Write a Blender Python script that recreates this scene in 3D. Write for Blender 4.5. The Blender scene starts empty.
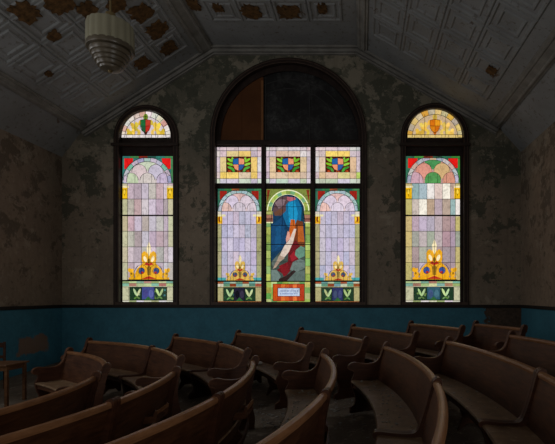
import bpy, bmesh, math, random
from mathutils import Vector
from mathutils.geometry import tessellate_polygon
random.seed(7)
PI = math.pi
S = bpy.context.scene
COL = S.collection
F = 450.0                 # focal length in pixels of the 555 px wide frame
CX, CY = 362.0, 295.0     # principal point (rising / shifted lens)
EYE = 1.75
D = 12.0                  # distance to the window wall
XL, XR = (62-CX)*D/F, (521-CX)*D/F
YB = -6.0
AC = (-7.5, 4.5)          # centre of the curved rows
SL = 0.065                # rise of the bowl floor

# ------------------------------------------------------------------ helpers
def W(px, py, y=D):
    """metric x, z of a measured photo position on the plane at distance y"""
    return ((px-CX)*y/F, EYE+(CY-py)*y/F)
def floor_z(x, y):
    r = math.hypot(x-AC[0], y-AC[1])
    return SL*(max(r, 3.2)-7.5)
def lin(c):
    out = []
    for v in c:
        v = v/255.0
        out.append(v/12.92 if v <= .04045 else ((v+.055)/1.055)**2.4)
    return tuple(out)+(1.0,)
def link(name, me, mat=None, parent=None, loc=None):
    o = bpy.data.objects.new(name, me); COL.objects.link(o)
    if mat is not None:
        for m in (mat if isinstance(mat, (list, tuple)) else [mat]): me.materials.append(m)
    if loc is not None: o.location = loc
    if parent is not None: o.parent = parent
    return o
def obj(name, bm, mat=None, parent=None, loc=None, smooth=False):
    me = bpy.data.meshes.new(name)
    bmesh.ops.recalc_face_normals(bm, faces=bm.faces)
    if smooth:
        for f in bm.faces: f.smooth = True
    bm.to_mesh(me); bm.free()
    if smooth:
        try: me.set_sharp_from_angle(angle=math.radians(38))
        except Exception: pass
    return link(name, me, mat, parent, loc)
def empty(name, loc=(0, 0, 0), rz=0):
    o = bpy.data.objects.new(name, None); COL.objects.link(o)
    o.location = loc; o.rotation_euler = (0, 0, rz); o.empty_display_size = .1
    return o
def tag(o, label=None, cat=None, group=None, kind=None):
    if label: o['label'] = label
    if cat: o['category'] = cat
    if group: o['group'] = group
    if kind: o['kind'] = kind
    return o
def box(bm, x0, x1, y0, y1, z0, z1, bev=0):
    v = [bm.verts.new(p) for p in ((x0,y0,z0),(x1,y0,z0),(x1,y1,z0),(x0,y1,z0),(x0,y0,z1),(x1,y0,z1),(x1,y1,z1),(x0,y1,z1))]
    fs = [bm.faces.new([v[i] for i in q]) for q in ((0,3,2,1),(4,5,6,7),(0,1,5,4),(1,2,6,5),(2,3,7,6),(3,0,4,7))]
    if bev:
        es = list({e for f in fs for e in f.edges})
        bmesh.ops.bevel(bm, geom=es, offset=bev, segments=2, affect='EDGES', profile=.5)
def lathe(bm, prof, n=32, c=(0, 0), flute=0, nf=16):
    rings = []
    for r, z in prof:
        ring = []
        for i in range(n):
            a = 2*PI*i/n
            rr = r*(1+flute*abs(math.sin(nf*a/2))) if flute else r
            ring.append(bm.verts.new((c[0]+rr*math.cos(a), c[1]+rr*math.sin(a), z)))
        rings.append(ring)
    for a, b in zip(rings, rings[1:]):
        for i in range(n):
            bm.faces.new((a[i], a[(i+1) % n], b[(i+1) % n], b[i]))
    bm.faces.new(rings[0]); bm.faces.new(list(reversed(rings[-1])))
def tube(bm, pts, r, n=6):
    pts = [Vector(p) for p in pts]; rings = []
    for i, p in enumerate(pts):
        d = (pts[min(i+1, len(pts)-1)]-pts[max(i-1, 0)]).normalized()
        u = d.orthogonal().normalized() if abs(d.z) > .9 else d.cross(Vector((0, 0, 1))).normalized()
        w = d.cross(u)
        rings.append([bm.verts.new(p+r*(math.cos(2*PI*k/n)*u+math.sin(2*PI*k/n)*w)) for k in range(n)])
    for a, b in zip(rings, rings[1:]):
        for i in range(n): bm.faces.new((a[i], a[(i+1) % n], b[(i+1) % n], b[i]))
    bm.faces.new(rings[0]); bm.faces.new(list(reversed(rings[-1])))
def plate(bm, loops, y0, y1, mp):
    """flat shape with holes (first loop = outline), between two distances y0<y1; mp maps 2-D to x,z"""
    L = [[mp(*p) for p in lp] for lp in loops]
    tris = tessellate_polygon([[Vector((p[0], p[1], 0)) for p in lp] for lp in L])
    flat = [p for lp in L for p in lp]
    A = [bm.verts.new((p[0], y0, p[1])) for p in flat]
    B = [bm.verts.new((p[0], y1, p[1])) for p in flat]
    for t in tris:
        try:
            bm.faces.new([A[i] for i in t]); bm.faces.new([B[i] for i in reversed(t)])
        except ValueError: pass
    k = 0
    for lp in L:
        n = len(lp)
        for i in range(n):
            j = (i+1) % n
            bm.faces.new((A[k+i], A[k+j], B[k+j], B[k+i]))
        k += n
def catmull(P, n=5, closed=False):
    out = []; m = len(P)
    for i in range(m if closed else m-1):
        p0, p1, p2, p3 = (P[(i+k-1) % m] if closed else P[min(max(i+k-1, 0), m-1)] for k in range(4))
        for j in range(n):
            t = j/n
            out.append(tuple(.5*(2*b+(c-a)*t+(2*a-5*b+4*c-d)*t*t+(3*b-a-3*c+d)*t**3) for a, b, c, d in zip(p0, p1, p2, p3)))
    if not closed: out.append(tuple(P[-1]))
    return out

# ------------------------------------------------------------------ materials
class NT:
    def __init__(s, name):
        s.m = bpy.data.materials.new(name); s.m.use_nodes = True
        s.t = s.m.node_tree; s.n = s.t.nodes; s.l = s.t.links
        s.b = s.n['Principled BSDF']; s.out = s.n['Material Output']
    def node(s, typ, **kw):
        n = s.n.new(typ)
        for k, v in kw.items():
            if k in n.inputs.keys(): n.inputs[k].default_value = v
            else: setattr(n, k, v)
        return n
    def coord(s, kind='Object', scale=(1, 1, 1), loc=(0, 0, 0)):
        c = s.n.new('ShaderNodeTexCoord'); m = s.n.new('ShaderNodeMapping')
        m.inputs['Scale'].default_value = scale; m.inputs['Location'].default_value = loc
        s.l.new(c.outputs[kind], m.inputs[0]); return m.outputs[0]
    def geo(s, scale=(1, 1, 1), loc=(0, 0, 0)):
        c = s.n.new('ShaderNodeNewGeometry'); m = s.n.new('ShaderNodeMapping')
        m.inputs['Scale'].default_value = scale; m.inputs['Location'].default_value = loc
        s.l.new(c.outputs['Position'], m.inputs[0]); return m.outputs[0]
    def noise(s, vec, scale, detail=4, rough=.55, dist=0):
        n = s.node('ShaderNodeTexNoise'); s.l.new(vec, n.inputs['Vector'])
        n.inputs['Scale'].default_value = scale; n.inputs['Detail'].default_value = detail
        n.inputs['Roughness'].default_value = rough; n.inputs['Distortion'].default_value = dist
        return n.outputs['Fac']
    def ramp(s, fac, stops, interp='LINEAR'):
        r = s.n.new('ShaderNodeValToRGB'); r.color_ramp.interpolation = interp
        e = r.color_ramp.elements
        while len(e) < len(stops): e.new(.5)
        for k, (p, c) in enumerate(stops):
            e[k].position = p; e[k].color = c if len(c) == 4 else tuple(c)+(1,)
        s.l.new(fac, r.inputs[0]); return r.outputs[0]
    def mix(s, fac, a, b, typ='MIX'):
        m = s.n.new('ShaderNodeMix'); m.data_type = 'RGBA'; m.blend_type = typ
        for sock, v in ((m.inputs[0], fac), (m.inputs[6], a), (m.inputs[7], b)):
            if isinstance(v, (int, float)): sock.default_value = v
            elif isinstance(v, tuple): sock.default_value = v if len(v) == 4 else v+(1,)
            else: s.l.new(v, sock)
        return m.outputs[2]
    def math(s, op, a, b=0.0, c=None, clamp=False):
        m = s.n.new('ShaderNodeMath'); m.operation = op; m.use_clamp = clamp
        for i, v in enumerate((a, b) if c is None else (a, b, c)):
            if isinstance(v, (int, float)): m.inputs[i].default_value = v
            else: s.l.new(v, m.inputs[i])
        return m.outputs[0]
    def base(s, c):
        if isinstance(c, tuple): s.b.inputs['Base Color'].default_value = c if len(c) == 4 else c+(1,)
        else: s.l.new(c, s.b.inputs['Base Color'])
    def set(s, **kw):
        for k, v in kw.items(): s.b.inputs[k.replace('_', ' ')].default_value = v
    def bump(s, h, strength=.3, dist=.01):
        b = s.n.new('ShaderNodeBump'); b.inputs['Strength'].default_value = strength; b.inputs['Distance'].default_value = dist
        s.l.new(h, b.inputs['Height']); s.l.new(b.outputs[0], s.b.inputs['Normal'])
    def sep(s, v):
        n = s.n.new('ShaderNodeSeparateXYZ'); s.l.new(v, n.inputs[0]); return n.outputs
    def step(s, v, a, b):
        m = s.n.new('ShaderNodeMapRange'); m.inputs['From Min'].default_value = a; m.inputs['From Max'].default_value = b
        m.clamp = True
        s.l.new(v, m.inputs['Value']); return m.outputs[0]

def m_wood(name, dark, light, rough=.42, sc=1.0, worn=None):
    t = NT(name)
    v = t.coord('Object', (sc*1.2, sc*1.2, sc*9))
    a = t.noise(v, 3.0, 5, .6, .6)
    b = t.noise(t.coord('Object', (1, 1, 1)), 2.0, 3)
    c = t.ramp(a, [(.3, dark), (.7, light)])
    c = t.mix(t.step(b, .35, .75), c, t.mix(1.0, c, (.62, .55, .5, 1), 'MULTIPLY'))
    if worn is not None:
        w = t.noise(t.coord('Object', (1, 1, 1)), 9.0, 6, .7)
        c = t.mix(t.step(w, .55, .72), c, worn)
    t.base(c); t.set(Roughness=rough, Specular_IOR_Level=.35)
    t.bump(a, .12, .004)
    return t.m
WOOD = m_wood('pew_wood', (.046, .016, .006, 1), (.118, .045, .018, 1), .5)
SEATW = m_wood('seat_wood', (.17, .10, .052, 1), (.30, .19, .105, 1), .5, worn=(.40, .30, .20, 1))
RAILW = m_wood('rail_wood', (.19, .082, .034, 1), (.34, .165, .075, 1), .36)
ENDW = m_wood('end_panel_wood', (.042, .014, .006, 1), (.10, .036, .016, 1), .45)
CAPW = m_wood('arm_cap_wood', (.075, .029, .013, 1), (.15, .064, .030, 1), .45)
TABW = m_wood('table_wood', (.09, .04, .015, 1), (.2, .09, .035, 1), .45)

def m_plaster(name, base, dark, light, zsplit=True, seed=0.0, basegreen=None):
    t = NT(name)
    g = t.geo((1, 1, 1), (seed, seed*1.7, 0))
    z = t.sep(t.geo())[2]
    x = t.sep(t.geo())[0]
    big = t.noise(g, .8, 4, .6)
    fine = t.noise(g, 7, 5, .65)
    c = t.mix(t.step(big, .35, .68), base, tuple(.78*v for v in base[:3])+(1,))
    c = t.mix(t.step(fine, .3, .75), c, t.mix(1.0, c, (.78, .78, .78, 1), 'MULTIPLY'))
    # older green distemper on the upper wall
    up = t.math('ADD', z, t.math('MULTIPLY', t.math('SUBTRACT', t.noise(g, .9, 3), .5), 3.0))
    c = t.mix(t.step(up, 4.6, 6.0), c, basegreen or dark)
    # flaked patches with crisp edges, denser high up
    fl = t.noise(g, 1.7, 9, .7, .25)
    dens = t.math('MULTIPLY', t.step(z, 1.6, 7.0), .13)
    fl = t.math('ADD', fl, dens)
    c = t.mix(t.math('MULTIPLY', t.step(fl, .60, .625), .8), c, dark)
    f2 = t.noise(t.geo((1, 1, 1), (seed+9.3, 2.1, 4.7)), 1.3, 9, .7, .2)
    f2 = t.math('ADD', f2, t.math('MULTIPLY', dens, .6))
    c = t.mix(t.math('MULTIPLY', t.step(f2, .60, .62), .45), c, light)
    f3 = t.noise(t.geo((1, 1, 1), (seed+2.3, 7.1, 1.7)), 4.5, 8, .75, .3)
    c = t.mix(t.math('MULTIPLY', t.step(f3, .56, .60), .55), c, dark)
    f4 = t.noise(t.geo((1, 1, 1), (seed+5.3, 1.1, 3.7)), 5.5, 8, .75, .3)
    c = t.mix(t.math('MULTIPLY', t.step(f4, .59, .62), .4), c, light)
    # horizontal water lines and rusty runs
    st = t.noise(t.geo((3.0, 3.0, .25), (seed, 0, 0)), 2.2, 4)
    c = t.mix(t.math('MULTIPLY', t.step(st, .56, .75), .4), c, tuple(.45*v for v in base[:3])+(1,))
    t.base(c); t.set(Roughness=.92, Specular_IOR_Level=.15)
    t.bump(t.math('ADD', t.math('MULTIPLY', t.step(fl, .63, .66), -.6), t.math('MULTIPLY', fine, .3)), .5, .012)
    return t.m
PLASTER = m_plaster('peeling_plaster', (.37, .30, .225, 1), (.095, .10, .075, 1), (.48, .42, .32, 1), basegreen=(.175, .165, .125, 1))
PLASTER2 = m_plaster('peeling_plaster_side', (.36, .275, .20, 1), (.14, .11, .08, 1), (.42, .36, .28, 1), seed=5.0, basegreen=(.27, .235, .18, 1))

def m_blue():
    t = NT('blue_wainscot_paint')
    g = t.geo(); xyz = t.sep(g)
    n = t.noise(g, 2.5, 5, .6); n2 = t.noise(g, 14, 5, .7)
    c = t.mix(t.step(n, .3, .75), (.066, .245, .335, 1), (.048, .170, .235, 1))
    c = t.mix(t.math('MULTIPLY', t.step(n2, .45, .75), .5), c, (.043, .13, .19, 1))
    # bare brown patches where the paint is gone: right end of the window wall, left end low down
    def patch(x0, x1, z0, z1, y0, sc=5):
        e = t.math('MULTIPLY', t.math('SUBTRACT', t.noise(g, sc, 7, .7), .5), 1.1)
        xx = t.math('ADD', xyz[0], e); zz = t.math('ADD', xyz[2], t.math('MULTIPLY', e, .6))
        m = t.math('MULTIPLY', t.step(xx, x0, x0+.03), t.step(xx, x1, x1-.03))
        m = t.math('MULTIPLY', m, t.math('MULTIPLY', t.step(zz, z0, z0+.03), t.step(zz, z1, z1-.03)))
        return t.math('MULTIPLY', m, t.math('GREATER_THAN', xyz[1], y0))
    bare = t.mix(t.step(n2, .35, .7), (.125, .085, .06, 1), (.05, .038, .03, 1))
    p1 = patch(3.25, 4.6, -.5, 1.9, 11.9, 4)
    c = t.mix(p1, c, bare)
    # left wall: thin brown scrape seen low down
    e = t.math('MULTIPLY', t.math('SUBTRACT', t.noise(g, 3, 5, .65), .5), .5)
    yy = t.math('ADD', xyz[1], e); zz = t.math('ADD', xyz[2], e)
    p2 = t.math('MULTIPLY', t.math('MULTIPLY', t.step(yy, 10.4, 10.47), t.step(yy, 11.5, 11.4)), t.math('MULTIPLY', t.step(zz, .32, .37), t.step(zz, .74, .69)))
    p2 = t.math('MULTIPLY', p2, t.math('LESS_THAN', xyz[0], -7.5))
    c = t.mix(t.math('MULTIPLY', p2, .8), c, (.30, .16, .085, 1))
    t.base(c); t.set(Roughness=.7, Specular_IOR_Level=.2)
    t.bump(n2, .25, .006)
    return t.m
BLUE = m_blue()

def m_ceiling():
    t = NT('pressed_metal_ceiling')
    g = t.geo()
    n = t.noise(g, 1.3, 5, .6); n2 = t.noise(g, 9, 6, .7)
    c = t.mix(t.step(n, .3, .7), (.33, .345, .35, 1), (.25, .255, .25, 1))
    c = t.mix(t.math('MULTIPLY', t.step(n2, .58, .62), .55), c, (.13, .10, .075, 1))
    n3 = t.noise(t.geo((1, 1, 1), (3, 8, 1)), 2.6, 7, .68, .6)
    c = t.mix(t.math('MULTIPLY', t.step(n3, .66, .68), .8), c, (.12, .07, .04, 1))
    t.base(c); t.set(Roughness=.75, Specular_IOR_Level=.25)
    t.bump(n2, .2, .006)
    return t.m
CEIL = m_ceiling()
def simple(name, col, rough=.8, var=.25, sc=8, bump=.15, spec=.25, metal=0):
    t = NT(name); n = t.noise(t.coord('Object'), sc, 5, .6)
    t.base(t.mix(t.step(n, .3, .7), col, tuple((1-var)*v for v in col[:3])+(1,)))
    t.set(Roughness=rough, Specular_IOR_Level=spec, Metallic=metal); t.bump(n, bump, .004)
    return t.m
COVE = simple('cove_plaster', (.32, .325, .325, 1), .85, .35, 1.6)
TRIM = simple('ceiling_moulding_paint', (.34, .33, .30, 1), .7, .45, 3)
LATH = simple('bare_brown_lath', (.19, .10, .035, 1), .9, .8, 12, .8)
BEAD = simple('worn_casing_bead', (.13, .085, .065, 1), .5, .5, 9)
CASING = simple('dark_window_casing', (.045, .029, .024, 1), .5, .5, 6)
LEDGE = simple('window_ledge_wood', (.05, .035, .028, 1), .5, .3)
RAIL = simple('dark_chair_rail', (.03, .024, .02, 1), .6, .4)
PLY = simple('brown_board', (.15, .055, .018, 1), .8, .35, 1.5)
LEAD = simple('lead_came', (.02, .018, .02, 1), .6, .2)
METAL = simple('dark_rack_wire', (.12, .09, .06, 1), .4, .3, metal=.6)
BRASS = simple('aged_brass', (.30, .22, .10, 1), .45, .4, metal=.5)
MILK = simple('cream_milk_glass', (.31, .29, .20, 1), .35, .12, 5, .05, .5)
MILK2 = simple('stepped_glass_bowl', (.13, .105, .07, 1), .35, .35, 9, .05, .5)
FLAKE = simple('paint_flakes', (.42, .40, .36, 1), .9, .5, 30)
def m_darkglass():
    t = NT('blacked_out_glass')
    g = t.geo(); n = t.noise(g, 1.8, 6, .7, .4); n2 = t.noise(g, 14, 4, .7)
    f = t.math('MULTIPLY', t.step(n, .45, .75), t.step(n2, .3, .7))
    t.base(t.mix(f, (.022, .022, .023, 1), (.15, .155, .15, 1))); t.set(Roughness=.35, Specular_IOR_Level=.3)
    return t.m
DARKG = m_darkglass()
def m_floor():
    t = NT('littered_floor')
    g = t.geo(); n = t.noise(g, 1.4, 6, .65); n2 = t.noise(g, 16, 6, .75); n3 = t.noise(g, 5, 6, .7, .5)
    c = t.mix(t.step(n, .3, .7), (.14, .108, .08, 1), (.23, .185, .14, 1))
    c = t.mix(t.step(n3, .56, .62), c, (.32, .27, .21, 1))
    c = t.mix(t.step(n2, .60, .68), c, (.36, .32, .27, 1))
    t.base(c); t.set(Roughness=.85, Specular_IOR_Level=.2); t.bump(n2, .5, .01)
    return t.m
FLOORM = m_floor()
def m_glass():
    t = NT('backlit_stained_glass')
    a = t.n.new('ShaderNodeAttribute'); a.attribute_name = 'Col'
    g = t.geo((1, 1, 1))
    n = t.noise(g, 9, 4, .6, 1.2); n2 = t.noise(t.geo((1, 1, .35)), 38, 3, .6)
    k = t.math('ADD', t.math('MULTIPLY', n, 1.1), t.math('MULTIPLY', n2, .9))
    k = t.math('ADD', k, -.08)
    c = t.mix(1.0, a.outputs['Color'], t.ramp(k, [(0, (0, 0, 0)), (1, (1, 1, 1))]), 'MULTIPLY')
    c = t.mix(1.0, c, (1.0, .955, .90, 1), 'MULTIPLY')
    t.l.new(c, t.b.inputs['Emission Color']); t.b.inputs['Emission Strength'].default_value = GLASS
    t.base((.02, .02, .02)); t.set(Roughness=.25, Specular_IOR_Level=.3)
    return t.m
GLASS = 1.12
GM = m_glass()

# ------------------------------------------------------------------ room shell
def structure(o, label=None): return tag(o, label, None, None, 'structure')

# floor: shallow bowl rising away from the pulpit
bm = bmesh.new(); nx, ny = 50, 70
G = [[bm.verts.new((XL-.3+(XR-XL+.6)*i/nx, YB-.3+(D-YB+.6)*j/ny, 0)) for i in range(nx+1)] for j in range(ny+1)]
for r in G:
    for v in r: v.co.z = floor_z(v.co.x, v.co.y)
for j in range(ny):
    for i in range(nx): bm.faces.new((G[j][i], G[j][i+1], G[j+1][i+1], G[j+1][i]))
fl = obj('floor', bm, FLOORM, smooth=True); structure(fl, 'dark sloping floor littered with dust and flakes')

zt = EYE+(CY-48)*D/F                     # flat ceiling height
prof = [W(62, 157), W(82, 131), W(213, 48), W(358, 48), W(499, 128), W(522, 153)]
zt = prof[2][1]; prof[3] = (prof[3][0], zt)
# openings in the window wall
def arch(x0, x1, yb, yc, n=28):
    c, r = (x0+x1)/2, (x1-x0)/2
    return [(x0, yb)]+[(c-r*math.cos(PI*i/n), yc-r*math.sin(PI*i/n)) for i in range(n+1)]+[(x1, yb)]
SIDE = {'left': (114.2, 177.2), 'right': (401.5, 468.3)}
CEN = (210.5, 366.0)
outer = [(XL-.3, -1), (XL-.3, prof[0][1]+.1)]+[(p[0], p[1]+.02) for p in prof[1:5]]+[(XR+.3, prof[5][1]+.1), (XR+.3, -1)]
mp = lambda x, z: (x, z)
holes = [[W(*p) for p in arch(*SIDE['left'], 305, 137)], [W(*p) for p in arch(*CEN, 305, 136)], [W(*p) for p in arch(*SIDE['right'], 305, 137)]]
bm = bmesh.new(); plate(bm, [outer]+holes, D, D+.38, mp)
wb = obj('wall_back', bm, PLASTER); structure(wb, 'peeling taupe plaster wall holding the three stained glass windows')
for nm, x0, x1, z, mt in (('wall_left', XL-.3, XL, prof[0][1], PLASTER2), ('wall_right', XR, XR+.3, prof[5][1], PLASTER2)):
    bm = bmesh.new(); box(bm, x0, x1, YB-.3, D, -1, z+.12); structure(obj(nm, bm, mt), 'stained peeling side wall at the %s' % nm[5:])
bm = bmesh.new(); box(bm, XL, XR, YB-.3, YB, -1, zt+.1); structure(obj('wall_front', bm, PLASTER2))
ZR = W(0, 306)[1]
bm = bmesh.new(); box(bm, XL+.012, XR-.012, D-.025, D-.001, -1, ZR-.03); w = obj('wainscot', bm, BLUE, wb); w['label'] = 'blue painted lower wall'
for nm, x0, x1 in (('wall_left', XL+.001, XL+.025), ('wall_right', XR-.025, XR-.001)):
    bm = bmesh.new(); box(bm, x0, x1, YB, D-.026, -1, ZR-.03); w = obj('wainscot', bm, BLUE, bpy.data.objects[nm]); w['label'] = 'blue painted lower wall'
for k, (x0, x1, y0, y1) in enumerate(((XL+.01, XR-.01, D-.06, D-.001), (XL+.001, XL+.06, YB+.01, D-.061), (XR-.06, XR-.001, YB+.01, D-.061))):
    bm = bmesh.new(); box(bm, x0, x1, y0, y1, ZR-.045, ZR+.035, .008)
    structure(obj('trim_%d' % (k+1), bm, RAIL), 'dark chair rail along the %s wall' % ('window', 'left', 'right')[k])

# ceiling with pressed metal coffers
Y0C = 2.2
def frame(p, q):
    """basis of one ceiling slope: along the profile and into the room"""
    d = Vector((q[0]-p[0], 0, q[1]-p[1])); L = d.length; d.normalize()
    n = Vector((d.z, 0, -d.x))                       # points down into the room
    return Vector((p[0], 0, p[1])), d, n, L
RINGS = [(0, 0), (.025, .03), (.06, .03), (.085, .0), (.15, 0), (.17, .026), (.20, .026), (.225, .0)]
bm = bmesh.new()
def quad(pl, s0, s1, t0, t1):
    o, d, n, L = pl
    bm.faces.new([bm.verts.new(o+d*s+Vector((0, t, 0))) for s, t in ((s0, t0), (s1, t0), (s1, t1), (s0, t1))])
def coffers(p, q, s_a, ncol, pitch_s, t_top, pitch_t):
    pl = frame(p, q); o, d, n, L = pl
    s_b = s_a+ncol*pitch_s; nr = int((t_top-Y0C)/pitch_t); t_bot = t_top-nr*pitch_t
    quad(pl, 0, s_a, YB, D); quad(pl, s_b, L, YB, D); quad(pl, s_a, s_b, YB, t_bot); quad(pl, s_a, s_b, t_top, D)
    for i in range(ncol):
        for j in range(nr):
            prev = None
            for ins, h in RINGS:
                s0, s1 = s_a+i*pitch_s+ins, s_a+(i+1)*pitch_s-ins
                t0, t1 = t_bot+j*pitch_t+ins, t_bot+(j+1)*pitch_t-ins
                ring = [bm.verts.new(o+d*s+Vector((0, t, 0))+n*h) for s, t in ((s0, t0), (s1, t0), (s1, t1), (s0, t1))]
                if prev:
                    for k in range(4): bm.faces.new((prev[k], prev[(k+1) % 4], ring[(k+1) % 4], ring[k]))
                prev = ring
            bm.faces.new(prev)
k31 = math.hypot(1, 83/131)/37.5
coffers(prof[1], prof[2], (280-267)*k31, 4, 25.6*k31, 11.4, .80)
kR = math.hypot(1, 80/141)/37.5
coffers(prof[3], prof[4], (9+4)*kR, 4, 26.6*kR, 11.03, .80)
coffers(prof[2], prof[3], .36, 4, .79, 10.8, .80)
for p, q in ((prof[0], prof[1]), (prof[4], prof[5])):
    pl = frame(p, q); quad(pl, -.1 if p is prof[0] else 0, pl[3]+(.1 if p is prof[4] else 0), YB, D)
ce = obj('ceiling', bm, CEIL); structure(ce, 'grey pressed metal coffered ceiling with flaking panels')
ce.data.materials.append(COVE)

# patches where the metal is gone: ragged sheets of bare lath hanging in the panels
def unslope(p, q, px, py):
    o, d, n, L = frame(p, q)
    ray = Vector(((px-CX)/F, 1, (CY-py)/F)); eye = Vector((0, 0, EYE))
    t = (o-eye).dot(n)/ray.dot(n); P = eye+ray*t
    return (P-o).dot(d), P.y
def lath(p, q, px, py, ws, wt, seed, name='bare_patch'):
    o, d, n, L = frame(p, q); s, t = unslope(p, q, px, py)
    rnd = random.Random(seed); b = bmesh.new(); N = 26; top = []; bot = []
    for i in range(N):
        a = 2*PI*i/N; sq = 1/max(abs(math.cos(a)), abs(math.sin(a)))**.75
        k = sq*(.70+.42*rnd.random())
        P = o+d*(s+ws*.5*k*math.cos(a))+Vector((0, t+wt*.5*k*math.sin(a), 0))
        top.append(b.verts.new(P+n*.036)); bot.append(b.verts.new(P+n*.006))
    b.faces.new(top); b.faces.new(list(reversed(bot)))
    for i in range(N): b.faces.new((top[i], top[(i+1) % N], bot[(i+1) % N], bot[i]))
    x = obj(name, b, LATH, ce); x['label'] = 'ragged bare brown patch'
LP = (prof[1], prof[2]); FP = (prof[2], prof[3]); RP = (prof[3], prof[4])
for i, (pl, px, py, ws, wt) in enumerate(((LP, 141, 12, .50, .5), (LP, 157, 29, .52, .5), (LP, 168, 48, .42, .42), (LP, 142, 62, .40, .40),
        (LP, 25, 11, .42, .5), (LP, 60, 3, .5, .5), (LP, 87, 9, .34, .4), (LP, 54, 35, .26, .26), (LP, 115, 4, .42, .4), (LP, 48, 73, .14, .18),
        (FP, 251, 11, .50, .52), (FP, 289, 11, .50, .52), (FP, 322, 8, .22, .4), (FP, 218, 7, .22, .3), (FP, 194, 4, .26, .4),
        (RP, 492, 70, .22, .3))):
    lath(*pl, px, py, ws, wt, 11+i)

# long mouldings between the ceiling planes, and the cornice on the window wall
def strip(name, at, half, th, label, tilt):
    b = bmesh.new(); d = Vector((math.cos(tilt), 0, math.sin(tilt))); n = Vector((math.sin(tilt), 0, -math.cos(tilt)))
    o = Vector((at[0], 0, at[1]))
    pf = [(-half, -.05), (-half, th*.5), (-half+.05, th*.5), (-half+.06, th), (-half+.10, th), (-half+.12, th*.75), (half-.12, th*.75), (half-.10, th), (half-.06, th), (half-.05, th*.5), (half, th*.5), (half, -.05)]
    A = [b.verts.new(o+d*x+n*h+Vector((0, YB+.02, 0))) for x, h in pf]; B = [b.verts.new(o+d*x+n*h+Vector((0, D-.16, 0))) for x, h in pf]
    for i in range(len(pf)): b.faces.new((A[i], A[(i+1) % len(pf)], B[(i+1) % len(pf)], B[i]))
    b.faces.new(A); b.faces.new(list(reversed(B)))
    structure(obj(name, b, TRIM), label)
aL = math.atan2(prof[2][1]-prof[1][1], prof[2][0]-prof[1][0]); aR = math.atan2(prof[4][1]-prof[3][1], prof[4][0]-prof[3][0])
off = lambda p, a, s: (p[0]+math.cos(a)*s, p[1]+math.sin(a)*s)
strip('trim_4', off(prof[2], aL, -.18), .20, .07, 'wide grey moulding between left slope and flat ceiling', aL)
strip('trim_5', off(prof[3], aR, .14), .15, .07, 'grey moulding between flat ceiling and right slope', aR)
strip('trim_6', off(prof[1], aL, .12), .13, .07, 'grey moulding at the foot of the left slope', aL)
strip('trim_7', off(prof[4], aR, -.18), .19, .07, 'grey moulding at the foot of the right slope', aR)
def cornice(name, steps, label):
    pts = [Vector(p) for p in prof[1:5]]
    def offs(h):
        out = []
        for i, p in enumerate(pts):
            ns = []
            if i > 0: e = (pts[i]-pts[i-1]).normalized(); ns.append(Vector((e.y, -e.x)))
            if i < len(pts)-1: e = (pts[i+1]-pts[i]).normalized(); ns.append(Vector((e.y, -e.x)))
            m = sum(ns, Vector((0, 0)))/len(ns); out.append(p+m*(h/m.length_squared))
        return out
    b = bmesh.new()
    for h0, h1, dep in steps:
        a, c = offs(h0), offs(h1)
        for i in range(len(pts)-1):
            vs = [(a[i], D-.001), (a[i+1], D-.001), (c[i+1], D-.001), (c[i], D-.001)]
            lo = [b.verts.new((p.x, y, p.y)) for p, y in vs]; hi = [b.verts.new((p.x, D-dep, p.y)) for p, y in vs]
            b.faces.new(lo); b.faces.new(list(reversed(hi)))
            for k in range(4): b.faces.new((lo[k], lo[(k+1) % 4], hi[(k+1) % 4], hi[k]))
    structure(obj(name, b, TRIM), label)
cornice('trim_8', [(-.02, .05, .15), (.05, .085, .07), (.085, .15, .11), (.15, .17, .05), (.17, .20, .08)], 'stepped grey cornice following the ceiling over the windows')

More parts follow.
